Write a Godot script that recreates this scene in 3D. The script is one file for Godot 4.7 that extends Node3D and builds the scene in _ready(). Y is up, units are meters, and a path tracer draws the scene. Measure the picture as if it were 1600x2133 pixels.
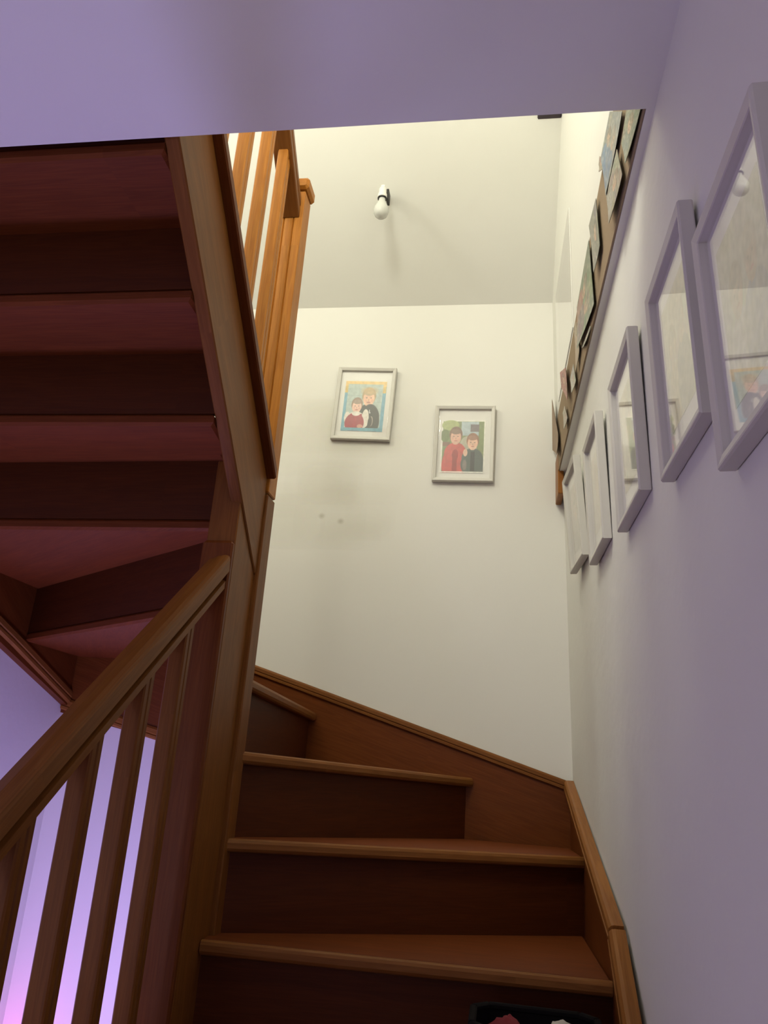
extends Node3D

const E := 1.52            # eye height; v() takes heights relative to the eye
const RISE := 0.19
var rng := RandomNumberGenerator.new()
var M := {}
var names := {}

# ---------------------------------------------------------------- helpers
func v(x: float, y: float, z: float) -> Vector3:
	return Vector3(x, y + E, z)

func numbered(n: String) -> String:
	var k: int = names.get(n, 0)
	names[n] = k + 1
	return n if k == 0 else "%s_%03d" % [n, k]

func thing(called: String, label: String, category: String, at := Vector3.ZERO, basis_ := Basis(), group := "") -> Node3D:
	var o := Node3D.new()
	o.name = numbered(called)
	add_child(o, true)
	o.transform = Transform3D(basis_, at)
	o.set_meta("label", label)
	o.set_meta("category", category)
	if group != "":
		o.set_meta("group", group)
	return o

func new_st() -> SurfaceTool:
	var st := SurfaceTool.new()
	st.begin(Mesh.PRIMITIVE_TRIANGLES)
	return st

# commits a mesh whose vertices are in world coordinates under a thing that is only moved, never turned
func part(called: String, st: SurfaceTool, mat: Material, parent: Node3D, world := true) -> MeshInstance3D:
	var m := MeshInstance3D.new()
	m.name = called
	m.mesh = st.commit()
	m.material_override = mat
	m.cast_shadow = GeometryInstance3D.SHADOW_CASTING_SETTING_ON
	parent.add_child(m, true)
	if world:
		var t := Transform3D()
		var p: Node = parent
		while p is Node3D and p != self:
			t = (p as Node3D).transform * t
			p = p.get_parent()
		m.transform = t.affine_inverse()
	return m

func struct(called: String, st: SurfaceTool, mat: Material, label: String) -> MeshInstance3D:
	var m := MeshInstance3D.new()
	m.name = called
	m.mesh = st.commit()
	m.material_override = mat
	add_child(m, true)
	m.set_meta("kind", "structure")
	m.set_meta("label", label)
	m.set_meta("category", called.split("_")[0])
	return m

func tri(st: SurfaceTool, a: Vector3, b: Vector3, c: Vector3, n: Vector3, ua: Vector2, ub: Vector2, uc: Vector2) -> void:
	if (b - a).cross(c - a).dot(n) > 0.0:
		var t := b; b = c; c = t
		var u := ub; ub = uc; uc = u
	for q in [[a, ua], [b, ub], [c, uc]]:
		st.set_normal(n); st.set_uv(q[1]); st.add_vertex(q[0])

func uvof(p: Vector3, n: Vector3, g: Vector3, off: Vector2) -> Vector2:
	var s := n.cross(g)
	if s.length() < 0.3:
		s = g.cross(Vector3(0.3, 0.9, 0.2)).normalized()
		return Vector2(p.dot(g.cross(s)), p.dot(s)) + off
	return Vector2(p.dot(g), p.dot(s.normalized())) + off

func face(st: SurfaceTool, pts: Array, n: Vector3, g: Vector3, off: Vector2) -> void:
	for i in range(1, pts.size() - 1):
		tri(st, pts[0], pts[i], pts[i + 1], n, uvof(pts[0], n, g, off), uvof(pts[i], n, g, off), uvof(pts[i + 1], n, g, off))

# extrudes a polygon along +z of T by d with chamfered ends; g is the grain direction
func extr(st: SurfaceTool, poly_in: PackedVector2Array, T: Transform3D, d: float, bev: float, g: Vector3) -> void:
	var poly := poly_in.duplicate()
	if Geometry2D.is_polygon_clockwise(poly):
		poly.reverse()
	g = g.normalized()
	var off := Vector2(rng.randf() * 3.0, rng.randf() * 3.0)
	var n := poly.size()
	var ins := PackedVector2Array()
	for i in n:
		var e0 := (poly[i] - poly[(i + n - 1) % n]).normalized()
		var e1 := (poly[(i + 1) % n] - poly[i]).normalized()
		var n0 := Vector2(e0.y, -e0.x)
		var n1 := Vector2(e1.y, -e1.x)
		ins.append(poly[i] - (n0 + n1) * bev / maxf(0.35, 1.0 + n0.dot(n1)))
	var idx := Geometry2D.triangulate_polygon(ins)
	var capn := T.basis.x.cross(T.basis.y).normalized()
	for k in range(0, idx.size(), 3):
		for side in [0.0, d]:
			var nn: Vector3 = capn * (1.0 if side > 0.0 else -1.0)
			var q := []
			for j in 3:
				q.append(T * Vector3(ins[idx[k + j]].x, ins[idx[k + j]].y, side))
			face(st, q, nn, g, off)
	for i in n:
		var j := (i + 1) % n
		var e := (poly[j] - poly[i]).normalized()
		var nn: Vector3 = (T.basis * Vector3(e.x, e.y, 0)).cross(T.basis.z).normalized()
		var a0 := T * Vector3(poly[i].x, poly[i].y, bev)
		var b0 := T * Vector3(poly[j].x, poly[j].y, bev)
		var a1 := T * Vector3(poly[i].x, poly[i].y, d - bev)
		var b1 := T * Vector3(poly[j].x, poly[j].y, d - bev)
		face(st, [a0, b0, b1, a1], nn, g, off)
		if bev > 0.0:
			face(st, [T * Vector3(ins[i].x, ins[i].y, 0), T * Vector3(ins[j].x, ins[j].y, 0), b0, a0], (nn - capn).normalized(), g, off)
			face(st, [T * Vector3(ins[i].x, ins[i].y, d), T * Vector3(ins[j].x, ins[j].y, d), b1, a1], (nn + capn).normalized(), g, off)

func rect(x0: float, y0: float, x1: float, y1: float, c := 0.0) -> PackedVector2Array:
	if c <= 0.0:
		return PackedVector2Array([Vector2(x0, y0), Vector2(x1, y0), Vector2(x1, y1), Vector2(x0, y1)])
	return PackedVector2Array([Vector2(x0 + c, y0), Vector2(x1 - c, y0), Vector2(x1, y0 + c), Vector2(x1, y1 - c), Vector2(x1 - c, y1), Vector2(x0 + c, y1), Vector2(x0, y1 - c), Vector2(x0, y0 + c)])

# box from corner to corner in world metres (eye-relative heights), chamfered
func bx(st: SurfaceTool, x0: float, y0: float, z0: float, x1: float, y1: float, z1: float, bev: float, g: Vector3) -> void:
	extr(st, rect(x0, y0, x1, y1, bev), Transform3D(Basis(), Vector3(0, E, minf(z0, z1))), absf(z1 - z0), bev, g)

const FLAT := Basis(Vector3(1, 0, 0), Vector3(0, 0, -1), Vector3(0, 1, 0))      # polygon (x, -z) raised in y
const SIDE := Basis(Vector3(0, 0, -1), Vector3(0, 1, 0), Vector3(1, 0, 0))      # polygon (-z, y) pushed in +x

func lathe(st: SurfaceTool, prof: Array, at: Vector3, seg := 32) -> void:   # prof: Vector2(radius, y), bottom to top
	for i in prof.size() - 1:
		var a: Vector2 = prof[i]
		var b: Vector2 = prof[i + 1]
		for k in seg:
			var t0 := TAU * k / seg
			var t1 := TAU * (k + 1) / seg
			var q := []
			var ns := []
			for w in [[a, t0, i], [a, t1, i], [b, t1, i + 1], [b, t0, i + 1]]:
				var p: Vector2 = w[0]
				q.append(at + Vector3(p.x * cos(w[1]), p.y, p.x * sin(w[1])))
				var ii: int = w[2]
				var pa: Vector2 = prof[maxi(ii - 1, 0)]
				var pb: Vector2 = prof[mini(ii + 1, prof.size() - 1)]
				var d := pb - pa
				ns.append(Vector3(d.y * cos(w[1]), -d.x, d.y * sin(w[1])).normalized())
			for t in [[0, 1, 2], [0, 2, 3]]:
				var A: Vector3 = q[t[0]]; var B: Vector3 = q[t[1]]; var Cc: Vector3 = q[t[2]]
				if (B - A).cross(Cc - A).length() < 1e-12:
					continue
				var order := [t[0], t[1], t[2]]
				if (B - A).cross(Cc - A).dot(ns[t[0]] + ns[t[1]] + ns[t[2]]) > 0.0:
					order = [t[0], t[2], t[1]]
				for o in order:
					st.set_normal(ns[o]); st.set_uv(Vector2.ZERO); st.add_vertex(q[o])

# ---------------------------------------------------------------- materials
func mat(c: Color, rough: float, spec := 0.5) -> StandardMaterial3D:
	var m := StandardMaterial3D.new()
	m.albedo_color = c
	m.roughness = rough
	m.metallic_specular = spec
	return m

func lin(r: float, g: float, b: float) -> Color:
	return Color(r, g, b).linear_to_srgb()

func wood_image(seed_: int) -> ImageTexture:
	var w := 768
	var h := 384
	var im := Image.create(w, h, false, Image.FORMAT_RGB8)
	var a := FastNoiseLite.new(); a.seed = seed_; a.frequency = 1.0; a.fractal_octaves = 3
	var b := FastNoiseLite.new(); b.seed = seed_ + 7; b.frequency = 1.0; b.fractal_octaves = 2
	for y in h:
		for x in w:
			var u := float(x) / w
			var t := float(y) / h
			var fig := a.get_noise_2d(u * 1.6, t * 9.0)
			var ring := 0.5 + 0.5 * sin((t * 26.0 + fig * 5.0) * TAU * 0.5)
			var fine := b.get_noise_2d(u * 9.0, t * 190.0)
			var val := 0.86 + 0.05 * ring + 0.06 * fine + 0.06 * fig
			im.set_pixel(x, y, Color(val, val * (0.97 + 0.03 * ring), val * (0.93 + 0.06 * ring)))
	im.generate_mipmaps()
	return ImageTexture.create_from_image(im)

func wood(c: Color, rough: float, tex: Texture2D) -> StandardMaterial3D:
	var m := mat(c, rough)
	m.albedo_texture = tex
	m.uv1_scale = Vector3(0.9, 2.6, 1)
	m.metallic_specular = 0.3
	return m

func plaster(c: Color, bump: float) -> StandardMaterial3D:
	var m := mat(c, 0.85, 0.3)
	var n := FastNoiseLite.new(); n.seed = 5; n.frequency = 0.03; n.fractal_octaves = 4
	var t := NoiseTexture2D.new(); t.noise = n; t.width = 256; t.height = 256; t.seamless = true
	m.heightmap_enabled = true
	m.heightmap_texture = t
	m.heightmap_scale = bump
	m.uv1_triplanar = true
	m.uv1_scale = Vector3(2, 2, 2)
	return m

# ---------------------------------------------------------------- printed pictures
func blank(w: int, h: int, c: Color) -> Image:
	var im := Image.create(w, h, false, Image.FORMAT_RGB8)
	im.fill(c)
	return im

func oval(im: Image, cx: float, cy: float, rx: float, ry: float, c: Color, soft := 0.06) -> void:
	var w := im.get_width(); var h := im.get_height()
	for y in range(maxi(0, int((cy - ry) * h) - 2), mini(h, int((cy + ry) * h) + 3)):
		for x in range(maxi(0, int((cx - rx) * w) - 2), mini(w, int((cx + rx) * w) + 3)):
			var d := Vector2(((x + 0.5) / w - cx) / rx, ((y + 0.5) / h - cy) / ry).length()
			var a := clampf((1.0 - d) / soft + 0.5, 0, 1) * c.a
			if a > 0.0:
				im.set_pixel(x, y, im.get_pixel(x, y).lerp(c, a))

func area(im: Image, x0: float, y0: float, x1: float, y1: float, c: Color) -> void:
	var w := im.get_width(); var h := im.get_height()
	im.fill_rect(Rect2i(int(x0 * w), int(y0 * h), maxi(1, int((x1 - x0) * w)), maxi(1, int((y1 - y0) * h))), c)

func speckle(im: Image, amount: float, seed_: int, scale := 9.0) -> void:
	var n := FastNoiseLite.new(); n.seed = seed_; n.frequency = 1.0; n.fractal_octaves = 3
	for y in im.get_height():
		for x in im.get_width():
			var k := 1.0 + amount * n.get_noise_2d(scale * x / im.get_width(), scale * y / im.get_height())
			var c := im.get_pixel(x, y)
			im.set_pixel(x, y, Color(c.r * k, c.g * k, c.b * k))

func printed(im: Image, rough := 0.35) -> StandardMaterial3D:
	var m := mat(Color.WHITE, rough, 0.5)
	im.generate_mipmaps()
	m.albedo_texture = ImageTexture.create_from_image(im)
	m.texture_repeat = false
	return m

func kid(im: Image, cx: float, cy: float, s: float, skin: Color, hair: Color, top: Color) -> void:
	oval(im, cx, cy + s * 1.95, s * 1.5, s * 1.25, top)
	oval(im, cx, cy + s * 2.6, s * 1.6, s * 1.4, top)
	area(im, cx - s * 0.28, cy + s * 0.5, cx + s * 0.28, cy + s * 0.95, skin.darkened(0.12))
	oval(im, cx, cy - s * 0.18, s * 0.88, s * 0.92, hair)
	oval(im, cx, cy + s * 0.12, s * 0.72, s * 0.80, skin)
	oval(im, cx, cy - s * 0.52, s * 0.66, s * 0.30, hair.lightened(0.12))
	for k in [-1.0, 1.0]:
		oval(im, cx + k * s * 0.28, cy + s * 0.02, s * 0.10, s * 0.06, Color(skin.darkened(0.5), 0.7), 0.5)
		oval(im, cx + k * s * 0.42, cy + s * 0.30, s * 0.16, s * 0.12, Color(0.85, 0.50, 0.45, 0.16), 0.9)
	oval(im, cx, cy + s * 0.24, s * 0.08, s * 0.12, skin.darkened(0.15))
	oval(im, cx, cy + s * 0.50, s * 0.24, s * 0.07, Color(0.66, 0.32, 0.28, 0.75), 0.5)
	oval(im, cx, cy + s * 0.62, s * 0.5, s * 0.2, Color(skin.lightened(0.2), 0.25), 0.9)

func soften(im: Image) -> void:
	var w := im.get_width(); var h := im.get_height()
	im.resize(int(w * 0.55), int(h * 0.55), Image.INTERPOLATE_LANCZOS)
	im.resize(w, h, Image.INTERPOLATE_CUBIC)

func photo_siblings() -> Image:
	var im := blank(200, 250, Color(0.45, 0.66, 0.74))
	area(im, 0, 0, 1, 0.10, Color(0.90, 0.76, 0.45))
	area(im, 0, 0.1, 0.07, 0.24, Color(0.82, 0.70, 0.38)); area(im, 0.92, 0.1, 1, 0.24, Color(0.82, 0.70, 0.38))
	area(im, 0.07, 0.06, 0.92, 0.92, Color(0.70, 0.76, 0.73))
	for k in 5:
		area(im, 0.07, 0.16 + k * 0.13, 0.92, 0.163 + k * 0.13, Color(0.55, 0.62, 0.62))
	kid(im, 0.60, 0.33, 0.19, Color(0.92, 0.74, 0.62), Color(0.70, 0.60, 0.44), Color(0.21, 0.21, 0.20))
	oval(im, 0.66, 0.80, 0.24, 0.34, Color(0.20, 0.20, 0.19))
	kid(im, 0.33, 0.50, 0.155, Color(0.94, 0.78, 0.70), Color(0.58, 0.48, 0.40), Color(0.88, 0.85, 0.80))
	oval(im, 0.56, 0.74, 0.085, 0.18, Color(0.90, 0.87, 0.82))
	oval(im, 0.53, 0.86, 0.10, 0.07, Color(0.90, 0.87, 0.82))
	oval(im, 0.12, 0.74, 0.07, 0.12, Color(0.90, 0.87, 0.82))
	oval(im, 0.31, 0.84, 0.23, 0.20, Color(0.66, 0.20, 0.26))
	area(im, 0.19, 0.66, 0.48, 0.80, Color(0.66, 0.20, 0.26))
	oval(im, 0.33, 0.655, 0.10, 0.045, Color(0.92, 0.90, 0.86))
	area(im, 0.20, 0.715, 0.47, 0.722, Color(0.80, 0.50, 0.52)); area(im, 0.19, 0.76, 0.48, 0.766, Color(0.76, 0.42, 0.46))
	oval(im, 0.70, 0.80, 0.05, 0.10, Color(0.80, 0.74, 0.68)); oval(im, 0.685, 0.805, 0.05, 0.10, Color(0.22, 0.21, 0.20))
	oval(im, 0.645, 0.60, 0.012, 0.035, Color(0.80, 0.80, 0.80)); oval(im, 0.66, 0.63, 0.014, 0.02, Color(0.80, 0.80, 0.80))
	oval(im, 0.60, 0.19, 0.20, 0.07, Color(0.78, 0.66, 0.46, 0.7), 0.8)
	oval(im, 0.45, 0.90, 0.07, 0.035, Color(0.86, 0.62, 0.54))
	area(im, 0, 0.935, 1, 1, Color(0.45, 0.66, 0.72))
	soften(im)
	speckle(im, 0.10, 3)
	return im

func photo_garden() -> Image:
	var im := blank(200, 250, Color(0.93, 0.92, 0.88))
	area(im, 0.03, 0.025, 0.97, 0.975, Color(0.50, 0.55, 0.36))
	area(im, 0.45, 0.03, 0.85, 0.30, Color(0.68, 0.74, 0.76))
	area(im, 0.66, 0.08, 0.86, 0.22, Color(0.45, 0.40, 0.42)); area(im, 0.03, 0.42, 0.2, 0.5, Color(0.50, 0.36, 0.28))
	oval(im, 0.20, 0.10, 0.2, 0.1, Color(0.64, 0.68, 0.42)); oval(im, 0.08, 0.3, 0.1, 0.12, Color(0.40, 0.46, 0.24))
	oval(im, 0.62, 0.5, 0.2, 0.2, Color(0.70, 0.68, 0.60))
	kid(im, 0.33, 0.31, 0.17, Color(0.86, 0.67, 0.58), Color(0.46, 0.31, 0.22), Color(0.78, 0.28, 0.26))
	oval(im, 0.28, 0.86, 0.25, 0.34, Color(0.78, 0.30, 0.28))
	oval(im, 0.60, 0.90, 0.16, 0.20, Color(0.78, 0.30, 0.28))
	kid(im, 0.72, 0.42, 0.16, Color(0.90, 0.73, 0.63), Color(0.58, 0.38, 0.28), Color(0.30, 0.34, 0.33))
	oval(im, 0.80, 0.88, 0.20, 0.30, Color(0.30, 0.34, 0.33))
	oval(im, 0.33, 0.66, 0.07, 0.10, Color(0.62, 0.14, 0.14)); area(im, 0.27, 0.62, 0.38, 0.97, Color(0.62, 0.14, 0.14))
	oval(im, 0.56, 0.62, 0.05, 0.07, Color(0.88, 0.72, 0.62))
	area(im, 0.68, 0.60, 0.78, 0.97, Color(0.16, 0.17, 0.17))
	oval(im, 0.55, 0.85, 0.05, 0.10, Color(0.55, 0.50, 0.47, 0.8), 0.4)
	area(im, 0.97, 0, 1, 1, Color(0.93, 0.92, 0.88)); area(im, 0, 0.975, 1, 1, Color(0.93, 0.92, 0.88))
	soften(im)
	speckle(im, 0.10, 8)
	return im

func photo_any(bg: Color, skin: Color, hair: Color, top: Color, two: bool, seed_: int) -> Image:
	var im := blank(110, 144, bg)
	var r := RandomNumberGenerator.new(); r.seed = seed_
	for k in 9:
		oval(im, r.randf(), r.randf(), r.randf_range(0.08, 0.3), r.randf_range(0.06, 0.25), bg.lerp(Color(r.randf(), r.randf(), r.randf()), 0.14), 0.7)
	if two:
		kid(im, 0.33, 0.42, 0.17, skin, hair, top)
		kid(im, 0.68, 0.36, 0.17, skin.darkened(0.05), hair.lightened(0.2), top.lerp(Color(0.3, 0.35, 0.5), 0.5))
	else:
		kid(im, 0.5, 0.38, 0.22, skin, hair, top)
	var n := FastNoiseLite.new(); n.seed = seed_; n.frequency = 1.0
	for y in im.get_height():
		for x in im.get_width():
			var c := im.get_pixel(x, y)
			var k := clampf(0.52 + 0.5 * n.get_noise_2d(x * 0.03, y * 0.03), 0.1, 0.8)
			im.set_pixel(x, y, c.lerp(bg.lerp(Color(0.72, 0.69, 0.62), 0.5 + n.get_noise_2d(y * 0.05, x * 0.05)), k))
	speckle(im, 0.15, seed_)
	return im

# ---------------------------------------------------------------- picture frames
# the frame's own space: x right, y up, z out of the wall; origin at the lower edge's middle on the wall
func picture_frame(label: String, at: Vector3, b: Basis, w: float, h: float, depth: float, im: Image, pw: float, ph: float, px: float, py: float, group: String) -> void:
	var t := thing("picture_frame", label, "picture frame", at, b, group)
	var st := new_st()
	var prof := [Vector2(0.001, 0.0), Vector2(0.0, 0.002), Vector2(0.0, depth - 0.003), Vector2(0.002, depth - 0.0005), Vector2(0.004, depth), Vector2(0.0145, depth - 0.003), Vector2(0.0155, depth - 0.0045), Vector2(0.0155, 0.006)]
	for i in prof.size() - 1:
		var a: Vector2 = prof[i]
		var c: Vector2 = prof[i + 1]
		for k in 4:
			var q := []
			for s in [[a, 0], [a, 1], [c, 1], [c, 0]]:
				var d: Vector2 = s[0]
				var kk: int = (k + int(s[1])) % 4
				var sx := -1.0 if kk in [0, 3] else 1.0
				var sy := -1.0 if kk in [0, 1] else 1.0
				q.append(Vector3(sx * (w / 2 - d.x), h / 2 + sy * (h / 2 - d.x), d.y))
			var out2: Vector2 = [Vector2(0, -1), Vector2(1, 0), Vector2(0, 1), Vector2(-1, 0)][k]
			var dd := c - a
			var nn := Vector3(out2.x * dd.y, out2.y * dd.y, dd.x).normalized()
			if dd.y < 0.0 and absf(dd.x) < 0.0005:
				nn = Vector3(-out2.x, -out2.y, 0)
			face(st, q, nn, Vector3(absf(out2.y), absf(out2.x), 0), Vector2.ZERO)
	part("frame_rail", st, M.frame, t, false)
	st = new_st()
	extr(st, rect(-w / 2 + 0.0145, 0.0145, w / 2 - 0.0145, h - 0.0145), Transform3D(Basis(), Vector3(0, 0, 0.002)), 0.005, 0, Vector3.RIGHT)
	part("mount_card", st, M.mount, t, false)
	st = new_st()
	extr(st, rect(px - pw / 2, py - ph / 2, px + pw / 2, py + ph / 2), Transform3D(Basis(), Vector3(0, 0, 0.0072)), 0.0006, 0, Vector3.RIGHT)
	part("photo_backing", st, M.mount, t, false)
	st = new_st()
	var z := 0.0082
	var c4 := [Vector3(px - pw / 2, py + ph / 2, z), Vector3(px + pw / 2, py + ph / 2, z), Vector3(px + pw / 2, py - ph / 2, z), Vector3(px - pw / 2, py - ph / 2, z)]
	tri(st, c4[0], c4[1], c4[2], Vector3(0, 0, 1), Vector2(0, 0), Vector2(1, 0), Vector2(1, 1))
	tri(st, c4[0], c4[2], c4[3], Vector3(0, 0, 1), Vector2(0, 0), Vector2(1, 1), Vector2(0, 1))
	part("photo_print", st, printed(im), t, false)
	st = new_st()
	extr(st, rect(-w / 2 + 0.0153, 0.0153, w / 2 - 0.0153, h - 0.0153), Transform3D(Basis(), Vector3(0, 0, 0.0095)), 0.0015, 0, Vector3.RIGHT)
	part("glass_pane", st, M.glass, t, false)

# ---------------------------------------------------------------- planes of the slightly crooked right-hand walls
func wall_x(y: float, z: float) -> float:                     # lower wall
	return 0.256 + 0.008 * (z + 2.9) - 0.022 * y

func upper_x(y: float, z: float) -> float:                    # face of the board on the upper wall
	return 0.227 - 0.0149 * (-1.085 - z) - 0.017 * (y - 1.12)

func slab(called: String, inner: Array, push: Vector3, m: Material, label: String) -> MeshInstance3D:   # four inner corners, thickened by push
	var st := new_st()
	var outer := []
	for p in inner:
		outer.append(p + push)
	var c := Vector3.ZERO
	for p in inner:
		c += p / 8.0
	for p in outer:
		c += p / 8.0
	var faces := [inner, outer]
	for i in 4:
		faces.append([inner[i], inner[(i + 1) % 4], outer[(i + 1) % 4], outer[i]])
	for f in faces:
		var n: Vector3 = (f[1] - f[0]).cross(f[2] - f[0]).normalized()
		if n.dot(f[0] - c) < 0.0:
			n = -n
		face(st, f, n, Vector3.RIGHT if absf(n.x) < 0.9 else Vector3.BACK, Vector2.ZERO)
	return struct(called, st, m, label)

# ---------------------------------------------------------------- lights
func lamp(at: Vector3, c: Color, energy: float, size: float) -> void:
	var l := OmniLight3D.new()
	l.name = "light_source"
	l.position = at
	l.light_color = c
	l.light_energy = energy
	l.light_size = size
	l.omni_range = 12.0
	l.omni_attenuation = 2.0
	l.shadow_enabled = true
	add_child(l, true)

func _ready() -> void:
	rng.seed = 11
	# ---- camera
	var cam := Camera3D.new()
	cam.name = "camera"
	cam.transform = Transform3D(Basis(Vector3(0.98794, 0.067666, -0.139264), Vector3(-0.018808, 0.945235, 0.325849), Vector3(0.153686, -0.319301, 0.935108)).orthonormalized(), Vector3(0, E, 0))
	cam.keep_aspect = Camera3D.KEEP_HEIGHT
	cam.fov = rad_to_deg(2.0 * atan(1066.5 / 1602.0))
	cam.near = 0.02
	add_child(cam)
	cam.current = true
	# ---- environment and exposure
	var env := Environment.new()
	env.background_mode = Environment.BG_COLOR
	env.background_color = Color(0.02, 0.02, 0.025)
	env.tonemap_mode = Environment.TONE_MAPPER_LINEAR
	env.tonemap_exposure = 1.0
	env.sdfgi_enabled = true
	env.ssao_enabled = true
	env.ssil_enabled = true
	var we := WorldEnvironment.new()
	we.name = "world_environment"
	we.environment = env
	add_child(we)
	# ---- lamps (their fittings are built further down)
	const WARM := Color(1.0, 0.995, 0.935)
	const VIOLET := Color(0.69, 0.645, 1.0)
	const ROSE := Color(1.0, 0.32, 0.72)
	lamp(LANDING, WARM, 1.7, 0.2)
	lamp(VIOLET_AT, VIOLET, 1.6, 0.14)
	lamp(ROSE_AT, ROSE, 0.03, 0.035)
	lamp(ROOM_AT, Color(0.90, 0.87, 0.96), 0.5, 0.14)
	lamp(ADDED_LAMP_AT, WARM, 0.28, 0.07)  # added lamp, lifts the left of the slope

	make_materials()
	build_room()
	build_stairs()
	build_banisters()
	build_frames()
	build_board()
	build_lamps(WARM, VIOLET, ROSE)
	build_extras()

const LANDING := Vector3(-0.68, 2.40 + E, -0.5)
const VIOLET_AT := Vector3(-0.95, -1.20 + E, -1.75)
const ROSE_AT := Vector3(-1.64, -1.02 + E, -2.66)
const ADDED_LAMP_AT := Vector3(-1.50, 2.35 + E, -1.55)
const ROOM_AT := Vector3(-1.3, -0.60 + E, 1.2)

func make_materials() -> void:
	var w1 := wood_image(21)
	var w2 := wood_image(54)
	M.wood = wood(lin(0.24, 0.088, 0.019), 0.42, w1)
	M.wood_b = wood(lin(0.18, 0.050, 0.010), 0.42, w2)
	M.wood_light = wood(lin(0.34, 0.135, 0.03), 0.40, w2)
	M.wood_lit = wood(lin(0.56, 0.215, 0.03), 0.40, w2)  # same wood, with the upstairs lamplight put into a brighter colour
	M.tread = wood(lin(0.18, 0.043, 0.008), 0.6, w2)
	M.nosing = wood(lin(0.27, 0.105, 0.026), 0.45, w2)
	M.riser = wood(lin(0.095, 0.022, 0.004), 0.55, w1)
	M.wall = plaster(lin(0.79, 0.78, 0.725), 0.06)
	M.ceiling = plaster(lin(0.78, 0.77, 0.72), 0.05)
	M.frame = mat(lin(0.64, 0.62, 0.56), 0.45)
	M.mount = mat(lin(0.82, 0.80, 0.75), 0.8)
	M.glass = mat(Color(1, 1, 1, 0.03), 0.02)
	M.glass.transparency = BaseMaterial3D.TRANSPARENCY_ALPHA
	M.board = plaster(lin(0.31, 0.23, 0.15), 0.03)
	M.paper = mat(lin(0.33, 0.24, 0.17), 0.8)
	M.white = mat(lin(0.8, 0.78, 0.72), 0.35)
	M.dark = mat(lin(0.02, 0.018, 0.018), 0.5)
	M.bulb = mat(lin(0.60, 0.60, 0.56), 0.18)
	M.trim = mat(lin(0.05, 0.035, 0.045), 0.6)
	M.bag = mat(lin(0.009, 0.008, 0.008), 0.9, 0.2)
	M.floor = wood(lin(0.30, 0.17, 0.09), 0.5, w1)
	# back wall: own picture with soft greyish ovals and two faint dabs
	var im := blank(512, 900, Color(0.902, 0.897, 0.868))
	var r := RandomNumberGenerator.new(); r.seed = 4
	for k in 26:
		var p := Vector2(r.randf_range(0.40, 0.58), r.randf_range(0.14, 0.32))
		oval(im, p.x, p.y, r.randf_range(0.02, 0.07), r.randf_range(0.01, 0.035), Color(0.80, 0.78, 0.72, 0.10), 0.9)
	for q in [Vector2(0.497, 0.284), Vector2(0.530, 0.290)]:
		oval(im, q.x, q.y, 0.0042, 0.0026, Color(0.70, 0.68, 0.62, 0.55), 1.2)
	M.back = M.wall.duplicate()
	M.back.uv1_triplanar = false
	M.back.uv1_scale = Vector3.ONE
	M.back.heightmap_enabled = false
	M.back.albedo_color = Color.WHITE
	im.generate_mipmaps()
	M.back.albedo_texture = ImageTexture.create_from_image(im)

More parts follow.
